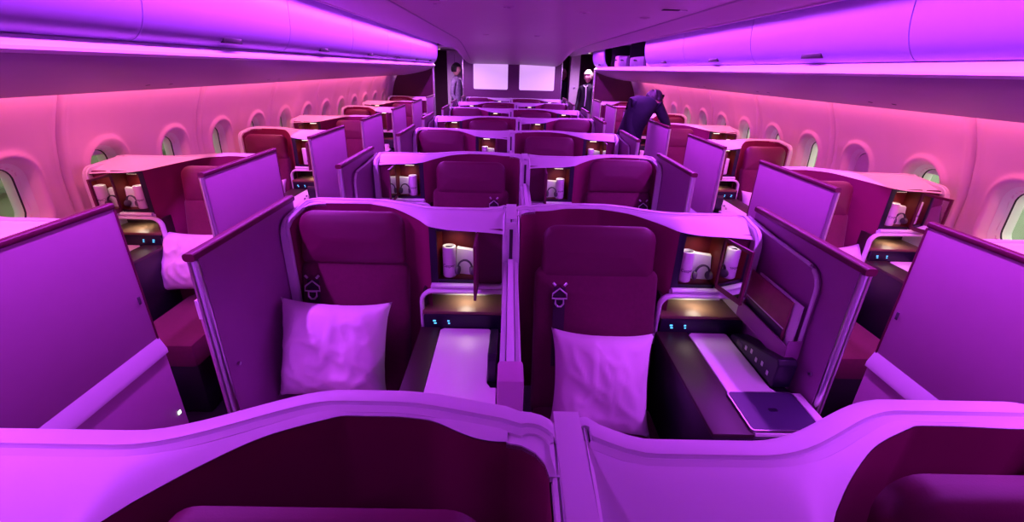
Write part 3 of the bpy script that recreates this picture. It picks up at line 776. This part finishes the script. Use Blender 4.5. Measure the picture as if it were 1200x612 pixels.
def hair(h, r, m, low=.1):
    def f(a, b):
        th = 2*PI*a; ph = PI*.5-b*PI*.62
        x, y, z_ = math.cos(ph)*math.cos(th), math.cos(ph)*math.sin(th), math.sin(ph)
        if y < -.3: z_ = max(z_, .42)
        z_ = max(z_, -.45)
        n = 1+.05*math.sin(9*th+5*b)+.03*math.sin(17*th)
        return (x*r*.86*n, y*r*1.05*n, z_*r*1.28*n+.004)
    return grid('hair', f, 40, 16, m, h)
def hand(parent, m, base, d, side, r=.01):
    """palm plus five fingers, growing from base along d"""
    d = Vector(d).normalized(); s_ = Vector(side).normalized(); b = Vector(base); cu = d.cross(s_).normalized()
    J = [(*b, .022, .015), (*(b+d*.045), .034, .014), (*(b+d*.085), .036, .012)]; E = [(0, 1), (1, 2)]
    for k, off in enumerate((-.027, -.009, .009, .026)):
        L = (.058, .072, .066, .05)[k]; p0 = b+d*.085+s_*off
        i = len(J); J += [(*(p0+d*L*.35), .009), (*(p0+d*L*.72+cu*.010), .0085), (*(p0+d*L+cu*.026), .0075)]; E += [(2, i), (i, i+1), (i+1, i+2)]
    i = len(J); J += [(*(b+d*.035-s_*.040), .011), (*(b+d*.065-s_*.056), .009)]; E += [(1, i), (i, i+1)]
    return body('hand', J, E, m, parent, 1)
# 1. person in navy leaning over the right-hand window suite
p = thing('person', 'person in a navy jacket bent over the right window-side suites in the aisle', 'person', (1.25, 4.95, 0))
J = [(0.0, 0, .92, .15, .13), (.02, 0, 1.08, .165, .125), (.085, 0, 1.24, .205, .13), (.12, 0, 1.335, .18, .115), (.215, -.01, 1.37, .06),
     (.03, -.04, 1.375, .075), (-.015, -.10, 1.16, .055), (.02, -.16, .98, .045),
     (.27, -.05, 1.325, .068), (.365, -.08, 1.18, .05), (.43, -.03, 1.02, .038),
     (-.075, 0, .84, .095), (-.085, .0, .50, .07), (-.09, .02, .10, .05), (-.09, -.09, .045, .04),
     (.075, 0, .84, .095), (.085, .0, .50, .07), (.09, .02, .10, .05), (.09, -.09, .045, .04)]
E = [(0, 1), (1, 2), (2, 3), (3, 4), (3, 5), (5, 6), (6, 7), (3, 8), (8, 9), (9, 10), (0, 11), (11, 12), (12, 13), (13, 14), (0, 15), (15, 16), (16, 17), (17, 18)]
body('body', J, E, 'suitnavy', p)
h = head(p, (.245, .0, 1.375), .092, (math.radians(20), math.radians(35), math.radians(120))); hair(h, .097, 'darkhair')
hand(p, 'skin', (.43, -.03, 1.01), (.5, .1, -.8), (0, 1, 0)); hand(p, 'skin', (.02, -.16, .97), (.2, -.1, -1), (0, 1, 0))
def standing(label, loc, rz, hgt, suit, hr, sk='skin', lapel=None, low=0):
    p = thing('person', label, 'person', loc, rz=rz); k = hgt/1.75
    J = [(0, 0, .95, .13, .10), (0, 0, 1.12, .13, .10), (0, 0, 1.30, .155, .11), (0, 0, 1.42, .12, .08), (0, 0, 1.50, .055),
         (.17, 0, 1.40, .06), (.215, .02, 1.13, .045), (.20, -.12, .93, .035), (-.17, 0, 1.40, .06), (-.215, .02, 1.13, .045), (-.20, -.12, .93, .035),
         (.09, 0, .85, .09), (.095, 0, .48, .065), (.10, .02, .09, .048), (.10, -.10, .04, .04), (-.09, 0, .85, .09), (-.095, 0, .48, .065), (-.10, .02, .09, .048), (-.10, -.10, .04, .04)]
    E = [(0, 1), (1, 2), (2, 3), (3, 4), (3, 5), (5, 6), (6, 7), (3, 8), (8, 9), (9, 10), (0, 11), (11, 12), (12, 13), (13, 14), (0, 15), (15, 16), (16, 17), (17, 18)]
    body('body', [(a*k, b*k, c*k, *[r*k for r in q]) for a, b, c, *q in J], E, suit, p)
    h = head(p, (0, -.01, 1.63*k), .1*k, (0, 0, 0), sk); hair(h, .103*k, hr)
    hand(p, sk, (.20*k, -.12*k, .92*k), (0, -.3, -1), (0, 1, 0)); hand(p, sk, (-.20*k, -.12*k, .92*k), (0, -.3, -1), (0, 1, 0))
    if lapel: tube('lapel', [(.02*k, -.118*k, 1.43*k), (.05*k, -.150*k, 1.25*k), (.03*k, -.135*k, 1.05*k)], .011, lapel, p, n=8); tube('collar', [(-.05*k, -.09*k, 1.46*k), (0, -.115*k, 1.43*k), (.05*k, -.09*k, 1.46*k)], .012, lapel, p, n=8)
    return p
standing('blond person in a dark suit standing by the right bulkhead edge', (1.55, 9.75, 0), math.radians(-35), 1.65, 'suitblack', 'blond', lapel='shirt')
standing('dark-haired person in patterned clothes standing left of the central partition', (-1.165, 10.44, 0), math.radians(75), 1.72, 'patterned', 'darkhair', lapel='shirt')
standing('fair-faced person in black seen in the gap right of the central partition', (1.20, 11.22, 0), 0, 1.66, 'suitblack', 'blond')
